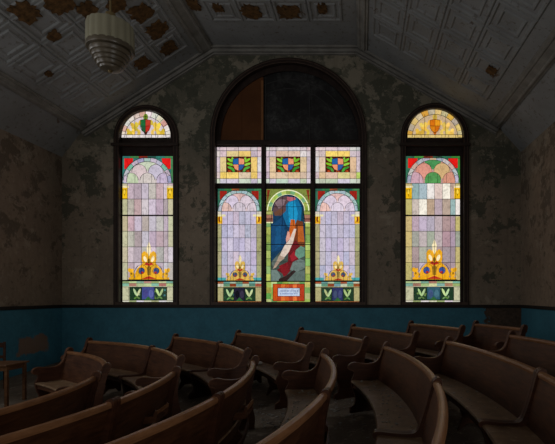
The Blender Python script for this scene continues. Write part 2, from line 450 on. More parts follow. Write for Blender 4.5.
# ------------------------------------------------------------------ stained glass
class Glass:
    def __init__(s, y): s.y = y; s.bm = bmesh.new(); s.cl = s.bm.loops.layers.float_color.new('Col'); s.cm = bmesh.new()
    def _v(s, p, layer):
        x, z = W(p[0], p[1], s.y); return s.bm.verts.new((x, s.y-.0022*layer, z))
    def poly(s, pts, col, layer=0):
        if layer and len(pts) > 4:
            tri = tessellate_polygon([[Vector((p[0], p[1], 0)) for p in pts]])
            vs = [s._v(p, layer) for p in pts]; fs = []
            for t in tri:
                try: fs.append(s.bm.faces.new([vs[i] for i in t]))
                except ValueError: pass
        else: fs = [s.bm.faces.new([s._v(p, layer) for p in pts])]
        c = lin(col)
        for f in fs:
            for lp in f.loops: lp[s.cl] = c
    def rect(s, x0, y0, x1, y1, col, layer=0): s.poly([(x0, y0), (x1, y0), (x1, y1), (x0, y1)], col, layer)
    def ell(s, cx, cy, rx, ry, col, layer=1, n=14, rot=0):
        P = []
        for i in range(n):
            a = 2*PI*i/n; u, v = rx*math.cos(a), ry*math.sin(a)
            P.append((cx+u*math.cos(rot)-v*math.sin(rot), cy+u*math.sin(rot)+v*math.cos(rot)))
        s.poly(P, col, layer)
    def sector(s, cx, cy, r0, r1, a0, a1, col, layer=1, n=4):
        P = [(cx+r1*math.cos(a0+(a1-a0)*i/n), cy-r1*math.sin(a0+(a1-a0)*i/n)) for i in range(n+1)]
        Q = [(cx+r0*math.cos(a0+(a1-a0)*i/n), cy-r0*math.sin(a0+(a1-a0)*i/n)) for i in range(n+1)]
        for i in range(n): s.poly([P[i], P[i+1], Q[i+1], Q[i]], col, layer)
    def came(s, pts, w=.42, layer=14):
        for a, b in zip(pts, pts[1:]):
            dx, dy = b[0]-a[0], b[1]-a[1]; L = math.hypot(dx, dy) or 1; nx, ny = -dy/L*w/2, dx/L*w/2
            q = [(a[0]+nx, a[1]+ny), (b[0]+nx, b[1]+ny), (b[0]-nx, b[1]-ny), (a[0]-nx, a[1]-ny)]
            f = []; g = []
            for p in q:
                x, z = W(p[0], p[1], s.y)
                f.append(s.cm.verts.new((x, s.y-.0022*layer-.006, z))); g.append(s.cm.verts.new((x, s.y-.0022*layer+.001, z)))
            s.cm.faces.new(f); s.cm.faces.new(list(reversed(g)))
            for k in range(4): s.cm.faces.new((f[k], f[(k+1) % 4], g[(k+1) % 4], g[k]))
    def arc(s, cx, cy, r, a0, a1, w=.42, n=18, layer=14):
        s.came([(cx+r*math.cos(a0+(a1-a0)*i/n), cy-r*math.sin(a0+(a1-a0)*i/n)) for i in range(n+1)], w, layer)
    def done(s, name, parent, label=None):
        # sort normals towards the room
        me = bpy.data.meshes.new(name); s.bm.to_mesh(me); s.bm.free()
        o = link(name, me, GM, parent)
        if label: o['label'] = label
        if len(s.cm.faces): obj('lead_came', s.cm, LEAD, o)
        else: s.cm.free()
        return o
def jit(c, k=10, r=random):
    d = r.uniform(-k, k); return tuple(max(0, min(255, v+d+r.uniform(-k, k)*.5)) for v in c)
def leafcol(g): return jit(g, 14)

def lancet_top(g, x0, x1, yt, yc, R, t, y_sc, pal, ring, corner, strip_c, rnd, green=(60, 150, 110)):
    """arch band, scale work and coloured spandrels"""
    c = (x0+x1)/2
    g.rect(x0, yt, x1, y_sc, pal[0], 0)
    u = (R-t)/20.5; k = 0
    for row, (yy, xs_) in enumerate(((y_sc-20.2*u, (0,)), (y_sc-11.6*u, (-8.3, 8.3)), (y_sc-3.2*u, (-16.6, 0, 16.6)))):
        for sx in xs_:
            col = jit(pal[(k*2+1) % len(pal)], 8, rnd); k += 1
            g.ell(c+sx*u, yy, 7.4*u, 7.2*u, col, 2+row*1.2, 20); g.rect(c+(sx-7.4)*u, yy, c+(sx+7.4)*u, yy+6*u, col, 2+row*1.2)
            g.arc(c+sx*u, yy, 7.4*u, 0, PI, .32, 12, 3+row*1.2)
    for sx in (-11.5, 11.5): g.ell(c+sx*u, y_sc-18*u, 4.6*u, 3.4*u, jit(pal[3], 10, rnd), 1.5, 10, rot=sx*.07)
    for sx in (-4.2, 4.2, -12.5, 12.5): g.came([(c+sx*u, y_sc-9.5*u), (c+sx*u, y_sc)], .25, 4.6)
    n = 11
    for i in range(n):
        g.sector(c, yc, R-t, R, PI*i/n, PI*(i+1)/n, jit(ring[i % len(ring)], 10, rnd), 6, 3)
        a = PI*i/n; g.came([(c+(R-t)*math.cos(a), yc-(R-t)*math.sin(a)), (c+R*math.cos(a), yc-R*math.sin(a))], .28)
    for sgn in (-1, 1):       # side of the band below the springing
        xa, xb = (c-R, c-R+t) if sgn < 0 else (c+R-t, c+R)
        g.rect(xa, yc, xb, y_sc, ring[0], 6)
        A = [(c+sgn*R*math.cos(PI/2*i/8), yc-R*math.sin(PI/2*i/8)) for i in range(9)]
        xe = x0 if sgn < 0 else x1
        g.poly([(xe, yc)]+A+[(c, yt), (xe, yt)], strip_c[0], 5)
        g.poly([(xe-sgn*3.0, yt+3), (c+sgn*R*.58, yt+3)]+[(c+sgn*R*math.cos(a), yc-R*math.sin(a)) for a in (.93, .85, .75, .65, .57)]+[(xe-sgn*3.0, yc-R*.54)], corner, 7)
        g.rect(min(xe, xe-sgn*2.6), yt+2.8, max(xe, xe-sgn*2.6), yc+1, strip_c[0 if sgn < 0 else 1], 6)
    for i in range(6):
        xa = x0+(x1-x0)*i/6; g.rect(xa, yt, xa+(x1-x0)/6, yt+2.8, jit(strip_c[i % len(strip_c)], 12, rnd), 7)
    g.arc(c, yc, R, 0, PI, .42); g.arc(c, yc, R-t, 0, PI, .42)
    g.came([(x0, yt+2.9), (x1, yt+2.9)], .3)

def bloom(g, cx, by, k, gold, pale, blue, red, rnd, lay=5):
    """scrolled gold ornament with a pale finial; k scales it, by is its foot"""
    def P(u, v): return (cx+u*k*1.02, by-v*k*1.06)
    B = lay-5; dk = tuple(v*.62 for v in gold)
    g.rect(*P(-20, 2.2), *P(20, 0), gold, 5+B)
    g.poly([P(-13, 0), P(-14, 5), P(-12, 10), P(-8.6, 13.4), P(-6.5, 15.5), P(-7.5, 19), P(-7, 24), P(-3.8, 22), P(-2.5, 26), P(0, 28), P(2.5, 26), P(3.8, 22), P(7, 24), P(7.5, 19), P(6.5, 15.5), P(8.6, 13.4), P(12, 10), P(14, 5), P(13, 0)], gold, 5+B)
    g.poly([P(-8, .5), P(0, 3.4), P(8, .5)], red, 6+B)
    g.poly([P(-1.6, 4), P(-2.2, 11), P(0, 14), P(2.2, 11), P(1.6, 4)], dk, 6+B)
    for sg in (-1, 1):
        g.ell(*P(sg*7.2, 8.2), 2.9*k, 3.2*k, blue, 6.5+B)
        g.ell(*P(sg*6.6, 6.6), 1.5*k, 1.2*k, red, 7+B); g.ell(*P(sg*8.2, 9.8), 1.5*k, 1.2*k, tuple(v*.5+50 for v in blue), 7+B)
        g.arc(*P(sg*7.2, 8.2), 3.3*k, 0, 2*PI, .28, 12); g.arc(*P(sg*7.2, 8.2), 6.2*k, .2, PI-.2, .25, 10)
        g.ell(*P(sg*16.6, 4.6), 2.6*k, 3.0*k, gold, 6+B); g.ell(*P(sg*18.6, 8.6), 2.0*k, 2.6*k, gold, 6+B, rot=sg*.6); g.ell(*P(sg*16.2, 8.8), 1.2*k, 1.7*k, tuple(min(255, v+18) for v in gold), 6+B)
        g.ell(*P(sg*17.3, 5.6), 1.0*k, 1.2*k, dk, 7+B)
        g.ell(*P(sg*5.2, 24), 2.0*k, 3.4*k, gold, 6+B, rot=-sg*.5)
        g.ell(*P(sg*3.7, 19.4), 1.6*k, 3.0*k, pale, 8+B, rot=sg*.35)
        g.came([P(sg*10.5, 13), P(sg*14.5, 7), P(sg*13.2, .5)], .25)
    g.poly([P(-4.8, 14.4), P(-2, 16.6), P(0, 15), P(2, 16.6), P(4.8, 14.4), P(0, 12.8)], red, 8+B)
    g.ell(*P(0, 17.8), 1.5*k, 2.4*k, dk, 8+B)
    g.poly([P(0, 36), P(2.2, 30.5), P(1.8, 26), P(0, 22), P(-1.8, 26), P(-2.2, 30.5)], pale, 8+B)
    g.came([P(-21, -.1), P(21, -.1)], .5)

def pedestal(g, x0, x1, y0, y1, cx, gold, purple, ends, bottom, strips, rnd):
    """low panel with pale leaves on dark green"""
    g.rect(x0, y0, x1, y1, ends, 0)
    w = (x1-x0)
    n = 7
    for i in range(n):
        g.rect(x0+w*i/n, y0, x0+w*(i+1)/n, y0+2.2, jit(strips[i % len(strips)], 15, rnd), 1)
        g.rect(x0+w*i/n, y0+2.4, x0+w*(i+1)/n, y0+5.2, jit(strips[(i+2) % len(strips)], 15, rnd), 1)
        g.rect(x0+w*i/n, y1-3.0, x0+w*(i+1)/n, y1, jit(bottom[i % len(bottom)], 12, rnd), 1)
    hw = w*.36; hh0, hh1 = y0+6, y1-3.3
    g.rect(cx-hw, hh0, cx+hw, hh1, (24, 54, 34), 2)
    for _ in range(16):
        g.ell(cx+rnd.uniform(-hw+1.5, hw-1.5), rnd.uniform(hh0+1.2, hh1-1.2), rnd.uniform(.7, 1.5), rnd.uniform(.6, 1.3), jit(rnd.choice([(60, 110, 60), (100, 130, 60), (50, 110, 110), (36, 70, 50), (120, 150, 110)]), 14, rnd), 2.6, 7)
    g.rect(cx-w*.12, hh0, cx+w*.12, hh1-1, purple, 3)
    g.ell(cx-w*.05, (hh0+hh1)/2, w*.045, 4, jit(purple, 30, rnd), 4); g.ell(cx+w*.055, (hh0+hh1)/2, w*.045, 4, tuple(min(255, v+25) for v in purple), 4)
    g.poly([(cx-4, hh1), (cx, hh1-4), (cx+4, hh1)], (40, 95, 45), 5)
    for sg in (-1, 1):
        X = cx+sg*w*.215; Y = (hh0+hh1)/2
        for dx, dy, r in ((-2.0, -1.6, .42), (2.0, -1.4, -.42), (-1.6, 4.6, -.95), (1.4, 4.4, .95)):
            g.ell(X+dx*.9, Y+dy*.9, 1.15 if dy < 0 else .8, 4.2 if dy < 0 else 2.0, jit((176, 200, 145) if dy < 0 else (90, 135, 70), 18, rnd), 5, 10, rot=-r)
    for x in (cx-hw, cx+hw, cx-w*.12, cx+w*.12): g.came([(x, hh0), (x, hh1)], .35)
    for y in (hh0, hh1): g.came([(x0, y), (x1, y)], .4)
    g.came([(x0, y0+2.3), (x1, y0+2.3)], .3)

def shield(g, cx, cy, w, h, cols, layer=6):
    P = lambda u, v: (cx+u*w, cy+v*h)
    L = [P(0, -.5), P(-.5, -.42), P(-.5, .1), P(-.3, .38), P(0, .5)]; R = [P(0, -.5), P(.5, -.42), P(.5, .1), P(.3, .38), P(0, .5)]
    g.poly([P(0, -.5), P(-.5, -.45), P(-.5, 0), P(0, 0)], cols[0], layer); g.poly([P(0, -.5), P(.5, -.45), P(.5, 0), P(0, 0)], cols[1], layer)
    g.poly([P(0, 0), P(-.5, 0), P(-.36, .33), P(0, .5)], cols[2], layer); g.poly([P(0, 0), P(.5, 0), P(.36, .33), P(0, .5)], cols[3], layer)
    g.came(L, .35); g.came(R, .35); g.came([P(0, -.5), P(0, .5)], .25); g.came([P(-.5, 0), P(.5, 0)], .25)

def frame_part(name, loops, y0, y1, parent, mat=CASING, ref=None):
    b = bmesh.new(); yy = ref or y0
    plate(b, loops, y0, y1, lambda px, py: W(px, py, yy))
    return obj(name, b, mat, parent)
def rloop(x0, y0, x1, y1): return [(x0, y1), (x0, y0), (x1, y0), (x1, y1)]

# ---- side windows
def side_window(name, which, label, glass_x, lun_x, pals, seed):
    rnd = random.Random(seed); xa, xb = SIDE[which]; c = (xa+xb)/2
    root = empty(name, (W(c, 0)[0], D+.1, W(0, 305)[1])); structure(root, label)
    inv = root.location.copy()
    parts = []
    x0, x1 = glass_x; lx0, lx1 = lun_x
    YG = D+.16
    # outer casing: arch head and two stiles
    parts.append(frame_part('window_frame', [arch(xa-.8, xb+.8, 305.3, 137), arch(xa+4.4, xb-4.4, 301.9, 137)], D-.045, D+.06, None))
    for dd, y_ in ((0.4, .052), (3.6, .05)):
        parts.append(frame_part('casing_bead', [arch(xa+dd, xb-dd, 305.0-dd*.2, 137), arch(xa+dd+.55, xb-dd-.55, 302.2, 137)], D-y_, D-.0455, None, BEAD))
    # inner sash frame
    lc = (lx0+lx1)/2; lr = (lx1-lx0)/2
    semi = [(lx0, 137.6)]+[(lc-lr*math.cos(PI*i/24), 137.2-26*lr/24.8*math.sin(PI*i/24)) for i in range(25)]+[(lx1, 137.6)]
    parts.append(frame_part('sash', [arch(xa+.5, xb-.5, 305.6, 137), semi, rloop(x0, 156, x1, 214.7), rloop(x0, 216.1, x1, 279.9), rloop(x0, 281.3, x1, 303)], YG-.06, YG-.04, None))
    b = bmesh.new(); X0, Z0 = W(xa-2, 146.4); X1, Z1 = W(xb+2, 143.6); box(b, X0, X1, D-.09, D+.05, Z0, Z1, .01)
    parts.append(obj('transom_bar', b, LEDGE, None))
    P = pals
    # lunette
    g = Glass(YG)
    g.poly([(lx0-1.5, 139)]+[(lc-(lr+1.5)*math.cos(PI*i/24), 137.6-(lr+2.5)*1.03*math.sin(PI*i/24)) for i in range(25)]+[(lx1+1.5, 139)], P['lun_bg'], 0)
    n = 12
    for i in range(n):
        g.sector(lc, 137.6, lr*.83, lr*1.1, PI*i/n, PI*(i+1)/n, jit(P['lun_ring'][i % len(P['lun_ring'])], 10, rnd), 2, 2)
        a = PI*i/n; g.came([(lc+lr*.83*math.cos(a), 137.6-lr*.83*math.sin(a)), (lc+lr*1.05*math.cos(a), 137.6-lr*1.08*math.sin(a))], .28)
    for sg in (-1, 1):
        for dx, dy, rx, ry, ro in ((15.5, -4.2, 4.2, 2.4, .5), (12.4, -5.6, 2.0, 3.0, .2), (9.2, -12.6, 2.0, 2.8, .3), (11, -8.5, 3.0, 4.6, .5), (7.8, -4.8, 2.7, 3.4, 0), (13.2, -12.3, 2.0, 2.6, .6), (17.6, -6.5, 1.8, 2.4, .2), (5.5, -14.8, 1.8, 3.0, -.4)):
            g.ell(lc+sg*dx, 137.4+dy, rx, ry, jit(P['lun_gold'], 22, rnd), 3+(dx > 12), 12, rot=sg*ro)
        g.ell(lc+sg*9.4, 137.4-4.6, 1.3, 1.8, P['lun_bg'], 6); g.ell(lc+sg*14.6, 137.4-7.6, 1.2, 1.5, P['lun_ring'][0], 6)
        g.came([(lc+sg*10.4, 137.6), (lc+sg*10.4, 115)], .3)
    shield(g, lc, 126.4, 10, 13.5, P['shield'])
    g.ell(lc, 117.3, 2.4, 3.4, P['crest'], 5); g.poly([(lc-2.6, 131), (lc, 136.6), (lc+2.6, 131)], P['tip'], 5)
    g.arc(lc, 137.6, lr*.83, 0, PI, .4); g.rect(lx0-1, 135.2, lx1+1, 139, P['lun_ring'][1], 7)
    for i in range(9): g.came([(lx0+(lx1-lx0)*i/8, 135.2), (lx0+(lx1-lx0)*i/8, 138)], .28)
    g.came([(lx0, 135.1), (lx1, 135.1)], .4); g.came([(lc, 112), (lc, 120)], .4)
    parts.append(g.done('lunette_pane', None, 'half round pane with a small shield'))
    # upper pane
    w = x1-x0; rx = [0, 5.9, 12.5, 20, 27.1, 34.5, 42, w-4.8, w]; rx = [x0+(v*w/51.3 if v < 45 else v) for v in rx]
    g = Glass(YG); cc = (x0+x1)/2+.3
    lancet_top(g, x0-.6, x1+.6, 155.6, 182.4, 24.8*w/51.3, 4.1, 183.6, P['scale'], P['ring'], P['corner'], P['strip'], rnd)
    rows = [183.6, 199.3, 216.5]
    def cells(rows, gg, lay=8):
        for j in range(len(rows)-1):
            for i in range(8):
                cand = P['field'] if (rows[j] > 200 or 'field2' not in P) else P['field2']
                col = cand[(i+3*j) % len(cand)] if rows[j] < 200 else rnd.choice(cand)
                if i in (0, 7): col = P['edge'] if i == 0 or rnd.random() < .5 else rnd.choice(cand)
                gg.rect(rx[i]-.02, rows[j], rx[i+1]+.02, rows[j+1], jit(col, 9, rnd), lay)
        for x in rx[1:8]: gg.came([(x, rows[0]), (x, rows[-1])], .3)
        for y in rows[:-1]: gg.came([(x0, y), (x1, y)], .42)
    cells(rows, g)
    for sg, xe in ((1, x0-.6), (-1, x1+.6)):
        a, b2 = sorted((xe, xe+sg*6.6)); g.rect(a, 187.2, b2, 198.8, P['cap'], 10); g.rect(a, 186.0, b2+(1.2 if sg > 0 else 0), 188, (235, 225, 180), 11)
        g.poly([(xe+sg*1.2, 189.5), (xe+sg*5.4, 189.5), (xe+sg*3.4, 197)], tuple(v*.72 for v in P['cap']), 11)
        g.ell(xe+sg*3.3, 192, 1.1, 2.2, (250, 215, 70), 12)
        g.came([(a, 199), (b2, 199)], .4)
    parts.append(g.done('upper_pane', None, 'arched pane with red corners and lavender quarries'))
    g = Glass(YG)
    cells([215.5, 231.4, 247, 262.6, 280.6], g, 0)
    bloom(g, cc+1.2, 279.6, w/51.3, P['gold'], (245, 232, 190), P['blue'], (176, 40, 20), rnd)
    parts.append(g.done('lower_pane', None, 'pane with a golden scroll ornament'))
    g = Glass(YG)
    pedestal(g, x0-.6, x1+.6, 281, 303.6, cc+.4, P['gold'], P['purple'], (188, 190, 160), [(205, 210, 195), (150, 165, 120), (215, 215, 225)], [(150, 175, 120), (185, 195, 150), (120, 165, 150), (170, 120, 110)], rnd)
    parts.append(g.done('bottom_pane', None, 'low pane with pale leaves on dark green'))
    for o in parts: o.parent = root; o.location = tuple(-v for v in inv)
side_window('window_1', 'left', 'narrow arched stained glass window at the left with a green and red shield', (122.2, 173.2), (121.2, 170.6), dict(
    lun_bg=(205, 195, 205), lun_ring=[(222, 218, 212), (228, 222, 225), (205, 160, 150), (215, 205, 190)], lun_gold=(222, 190, 75), shield=[(30, 110, 60), (190, 60, 45), (35, 90, 55), (185, 40, 30)], crest=(110, 140, 40), tip=(60, 25, 20),
    scale=[(196, 186, 190), (190, 205, 180), (196, 170, 190), (205, 195, 200), (215, 210, 180), (185, 180, 205)], ring=[(168, 172, 205), (190, 180, 205), (120, 180, 165), (185, 185, 205), (196, 180, 200), (150, 190, 180)],
    corner=(222, 24, 24), strip=[(52, 118, 112), (70, 130, 84), (130, 50, 36), (46, 90, 86)], field=[(196, 186, 202), (186, 172, 190), (176, 160, 172), (200, 192, 208), (182, 180, 176), (190, 168, 178), (205, 198, 212)], edge=(190, 188, 158),
    cap=(232, 190, 25), gold=(228, 172, 28), blue=(40, 70, 135), purple=(62, 72, 140)), 21)
side_window('window_2', 'right', 'narrow arched stained glass window at the right with an orange shield', (405.6, 460.0), (407.4, 462.2), dict(
    lun_bg=(196, 172, 140), lun_ring=[(196, 186, 150), (214, 190, 120), (178, 168, 150), (210, 165, 75)], lun_gold=(226, 190, 85), shield=[(205, 110, 15), (225, 150, 30), (215, 130, 20), (200, 105, 15)], crest=(200, 170, 70), tip=(180, 95, 20),
    scale=[(190, 150, 150), (80, 150, 90), (205, 150, 150), (215, 150, 130), (170, 190, 160), (205, 175, 130), (195, 195, 215), (190, 160, 170)], ring=[(185, 180, 200), (175, 190, 195), (200, 170, 165), (205, 200, 205), (160, 170, 190), (210, 190, 160)],
    corner=(222, 26, 20), strip=[(50, 112, 88), (62, 132, 56), (112, 40, 28), (54, 96, 74)], field=[(178, 160, 180), (168, 150, 160), (186, 172, 178), (160, 165, 155), (184, 176, 196), (172, 150, 158)],
    field2=[(192, 172, 158), (150, 182, 185), (165, 190, 200), (230, 228, 225), (205, 190, 190), (232, 230, 222), (190, 165, 150), (175, 158, 176)], edge=(190, 178, 120),
    cap=(236, 186, 15), gold=(230, 168, 24), blue=(35, 75, 160), purple=(40, 85, 105)), 33)

# ---- the wide middle window
root = empty('window_3', (W(288.2, 0)[0], D+.1, W(0, 305)[1])); structure(root, 'wide arched stained glass window in the middle with a dark boarded head')
inv = root.location.copy(); parts = []; rnd = random.Random(5); YG = D+.18
parts.append(frame_part('window_frame', [arch(CEN[0]-.8, CEN[1]+.8, 305.3, 136), arch(CEN[0]+4.2, CEN[1]-4.2, 301.9, 136)], D-.045, D+.07, None))
for dd, y_ in ((0.4, .052), (3.4, .05)):
    parts.append(frame_part('casing_bead', [arch(CEN[0]+dd, CEN[1]-dd, 305.0-dd*.2, 136), arch(CEN[0]+dd+.6, CEN[1]-dd-.6, 302.2, 136)], D-y_, D-.0455, None, BEAD))
TX = [(216.7, 261.2), (266.2, 310.4), (315.6, 360.0)]
semi = arch(220.2, 358.6, 140.5, 140)
holes = [semi[1:-1]]+[rloop(a, 147, b, 183.2) for a, b in TX]+[rloop(217.6, 188.6, 261.2, 280.4), rloop(217.6, 281.9, 261.2, 304.2), rloop(266.3, 188.6, 310, 280.8), rloop(266.3, 281.9, 310, 304.2), rloop(315.4, 188.6, 359.4, 280.4), rloop(315.4, 281.9, 359.4, 304.2)]
parts.append(frame_part('mullion_frame', [arch(CEN[0]+.6, CEN[1]-.6, 305.6, 136)]+holes, YG-.07, YG-.045, None))
for k, x in enumerate((263.6, 313.0)):
    b = bmesh.new(); X, Z = W(x, 144, YG-.09); box(b, X-.045, X+.045, YG-.13, YG-.065, W(0, 304.8)[1], Z, .008); parts.append(obj('mullion', b, CASING))
b = bmesh.new(); X0, Z0 = W(212, 145.2, YG-.1); X1, Z1 = W(364, 141.2, YG-.1); box(b, X0, X1, YG-.15, YG-.065, Z0, Z1, .008); parts.append(obj('transom_bar', b, CASING))
# head: blacked out glass, two upright muntins, and a brown board at the left
b = bmesh.new(); plate(b, [[(219, 142)]+arch(219, 360, 141, 140)[1:-1]+[(360, 142)]], YG+.02, YG+.05, lambda x, z: W(x, z, YG)); parts.append(obj('dark_head_pane', b, DARKG))
MUNT = simple('dull_muntin', (.06, .06, .06, 1), .6, .3)
for x in (265.5, 309.5):
    b = bmesh.new(); X, _ = W(x, 0, YG); box(b, X-.012, X+.012, YG, YG+.019, W(0, 141)[1], W(0, 77 if x < 300 else 76)[1]); parts.append(obj('muntin', b, MUNT))
for r in (52, 61):
    b = bmesh.new(); P_ = [(289.4+r*math.cos(PI*i/30), 140-r*math.sin(PI*i/30)) for i in range(31)]
    plate(b, [P_+[(289.4+(r-.7)*math.cos(PI*i/30), 140-(r-.7)*math.sin(PI*i/30)) for i in range(30, -1, -1)]], YG+.008, YG+.019, lambda x, z: W(x, z, YG)); parts.append(obj('curved_muntin', b, MUNT))
b = bmesh.new()
cut = [(289.4-69.2*math.cos(a), 140-69.2*math.sin(a)) for a in [PI*.5*i/24 for i in range(25)]]
cut = [p for p in cut if p[0] < 263.5]
a_end = (263.5, 140-math.sqrt(69.2**2-(289.4-263.5)**2))
plate(b, [[(220.4, 140.6)]+cut[1:]+[a_end, (263.5, 140.6)]], YG-.035, YG-.012, lambda x, z: W(x, z, YG)); parts.append(obj('covering_board', b, PLY))
b = bmesh.new()
X, _ = W(241.8, 0, YG); box(b, X-.010, X+.010, YG-.043, YG-.0352, W(0, 140)[1], W(0, 90)[1])
parts.append(obj('board_seam', b, PLY)); b = bmesh.new(); X, _ = W(262.6, 0, YG); box(b, X-.03, X+.03, YG-.047, YG-.0352, W(0, 140)[1], W(0, 78)[1]); parts.append(obj('batten', b, simple('batten_wood', (.30, .13, .05, 1))))
# three transom panes
for k, (x0, x1) in enumerate(TX):
    g = Glass(YG); w = x1-x0; y0, y1 = 147, 183.2
    g.rect(x0-.6, y0-.6, x1+.6, y1+.6, (208, 196, 210), 0)
    xs = [x0, x0+3.6, x0+10.1, x0+w*.5, x1-10.1, x1-3.6, x1]; ys = [y0, y0+4.1, y0+10.2, y1-10.8, y1-4.3, y1]
    outc = [(206, 192, 206), (214, 200, 205), (200, 186, 200), (210, 208, 214)]; inc = [(228, 200, 120), (222, 196, 160), (236, 208, 110), (222, 206, 150), (214, 190, 170)]
    for j in range(5):
        for i in range(6):
            edge = i in (0, 5) or j in (0, 4); cor = i in (1, 4) and j in (1,)
            c = rnd.choice(outc) if edge or cor else rnd.choice(inc)
            if j == 4: c = rnd.choice([(195, 212, 200), (205, 200, 220), (190, 205, 185)])
            if k == 2 and i == 5 and j == 3: c = (200, 222, 120)
            g.rect(xs[i], ys[j], xs[i+1], ys[j+1], jit(c, 8, rnd), 1)
    for x in xs[1:-1]: g.came([(x, y0), (x, y1)], .3)
    for y in ys[1:-1]: g.came([(x0, y), (x1, y)], .34)
    ax0, ay0, ax1, ay1 = xs[1]+6.5, ys[2], xs[5]-6.5, ys[3]
    g.rect(ax0, ay0, ax1, ay1, (84, 22, 14), 5); cxx = (ax0+ax1)/2; cyy = (ay0+ay1)/2
    for sg in (-1, 1):
        for dx, dy, ro, L in ((8.6, -4.4, 1.0, 3.4), (8.4, -.4, 1.25, 3.9), (8.0, 3.4, .9, 3.6), (5.6, 5.6, .3, 2.4), (6.0, -5.4, .5, 2.2)):
            g.ell(cxx+sg*dx, cyy+dy, 1.25, L, jit((120, 190, 45) if dy < 2 else (60, 150, 50), 20, rnd), 6, 10, rot=sg*ro if dy < 0 else sg*(ro+.3))
    for x in (ax0+3, cxx, ax1-3): g.ell(x, ay1-1, 1.6, .9, (190, 70, 20), 7)
    shield(g, cxx, cyy, 11.4, 13.0, [(30, 95, 165), (230, 150, 115), (232, 150, 110), (45, 90, 160)], 8)
    for p in ([(ax0, ay0), (ax1, ay0)], [(ax0, ay1), (ax1, ay1)], [(ax0, ay0), (ax0, ay1)], [(ax1, ay0), (ax1, ay1)]): g.came(p, .5, 15)
    parts.append(g.done('transom_pane', None, ['left square pane with a small quartered shield', 'middle square pane with a small quartered shield', 'right square pane with a small quartered shield'][k]))
# the two outer lancets
for k, (x0, x1) in enumerate(((217.6, 261.2), (315.4, 359.4))):
    g = Glass(YG); c = (x0+x1)/2; w = x1-x0
    lancet_top(g, x0-.5, x1+.5, 188.2, 211.0, 21.1, 3.6, 211.6, [(220, 200, 206), (224, 190, 186), (222, 196, 200), (208, 198, 220), (226, 200, 190), (214, 204, 222)],
               [(160, 188, 200), (168, 196, 205), (175, 190, 205), (160, 195, 190)], (152, 30, 18), [(50, 108, 88), (62, 125, 78), (140, 74, 38), (76, 112, 80)], rnd)
    xs = [x0-.5, x0+4.4, x0+10.2, x0+15.9, c, x1-15.9, x1-10.2, x1-4.4, x1+.5]; ys = [211.6, 224.8, 238, 251.6, 265.3, 281.2]
    for j in range(5):
        for i in range(8):
            col = rnd.choice([(188, 184, 214), (196, 190, 216), (182, 182, 210), (194, 186, 206)])
            if i in (0, 7): col = (160, 160, 118) if j else (205, 200, 190)
            g.rect(xs[i], ys[j], xs[i+1], ys[j+1], jit(col, 7, rnd), 8)
    for x in xs[1:-1]: g.came([(x, ys[0]), (x, ys[-1])], .3)
    for y in ys[:-1]: g.came([(x0, y), (x1, y)], .4)
    for sg, xe in ((1, x0-.5), (-1, x1+.5)):
        a, b2 = sorted((xe, xe+sg*5.6)); g.rect(a, 215.4, b2, 224, (226, 170, 24), 9)
        a, b3 = sorted((xe, xe+sg*8.6)); g.rect(a, 214.6, b3, 216.6, (225, 222, 180), 10)
        g.ell(xe+sg*2.8, 219.5, 1.3, 2.8, (130, 62, 15), 10); g.ell(xe+sg*4.0, 219.2, .8, 2.4, (250, 214, 60), 11)
        a, b2 = sorted((xe, xe+sg*9.0)); g.rect(a, 277.6, b2, 280.6, (70, 160, 165), 9)
    bloom(g, c+.9, 280.6, .68, (214, 178, 84), (238, 226, 176), (62, 80, 120), (165, 40, 20), rnd, 10)
    parts.append(g.done('lancet_pane', None, ['tall arched lavender pane at the left', 'tall arched lavender pane at the right'][k]))
    g = Glass(YG)
    pedestal(g, x0-.5, x1+.5, 281.4, 304.6, c+.2, None, [(26, 22, 46), (36, 44, 92)][k], (170, 166, 120), [(202, 92, 22), (190, 84, 30), (206, 110, 30)], [(150, 70, 40), (110, 165, 165), (180, 190, 170), (90, 140, 120)], rnd)
    parts.append(g.done('pedestal_pane', None, ['low leaf pane at the left', 'low leaf pane at the right'][k]))
# the centre light: green border, white arch lines, blue scene of light over rocks
g = Glass(YG); x0, x1 = 265.8, 310.5; c = 288.2
for i in range(12):
    for a, b2 in ((x0, x0+5.3), (x1-5.3, x1)):
        g.rect(a, 188.2+i*7.8, b2, 188.2+(i+1)*7.8, jit([(150, 172, 84), (124, 166, 96), (168, 184, 96)][(i+(a > 280)) % 3], 14, rnd), 1)
        g.came([(a, 188.2+i*7.8), (b2, 188.2+i*7.8)], .25)
g.rect(x0+5.3, 188.2, x1-5.3, 281.5, (12, 56, 92), 1)
g.rect(x0, 188.2, x1, 212, (120, 135, 62), 2)
g.poly([(c-18, 190), (c-21, 190), (c-21, 203)], (128, 44, 26), 3); g.poly([(c+21, 203), (c+21, 190), (c+18, 190)], (128, 44, 26), 3)
for i in range(13):
    g.sector(c, 211, 16.6, 20.6, PI*i/13, PI*(i+1)/13, jit([(150, 178, 78), (166, 186, 96), (110, 168, 120)][i % 3], 14, rnd), 4, 2)
g.sector(c, 211, 20.2, 21.2, 0, PI, (235, 240, 205), 5, 24); g.sector(c, 211, 15.9, 16.8, 0, PI, (232, 236, 205), 5, 24)
g.sector(c, 211.2, 0.01, 16, 0, PI, (11, 58, 92), 5, 24)
for sg in (-1, 1):
    a, b2 = sorted((c+sg*15.2, c+sg*22.4))
    for i in range(3):
        g.rect(a, 211+i*3.9, b2, 211+(i+1)*3.9, jit([(160, 168, 90), (158, 110, 92), (140, 96, 84)][i], 10, rnd), 6); g.came([(a, 211+i*3.9), (b2, 211+i*3.9)], .35)
    g.rect(a, 222, b2, 223.2, (226, 226, 180), 7)
g.poly([(c-15.5, 211.2), (c-17, 223), (c-17, 281), (c+17, 281), (c+17, 223), (c+15.5, 211.2)], (11, 54, 88), 3)
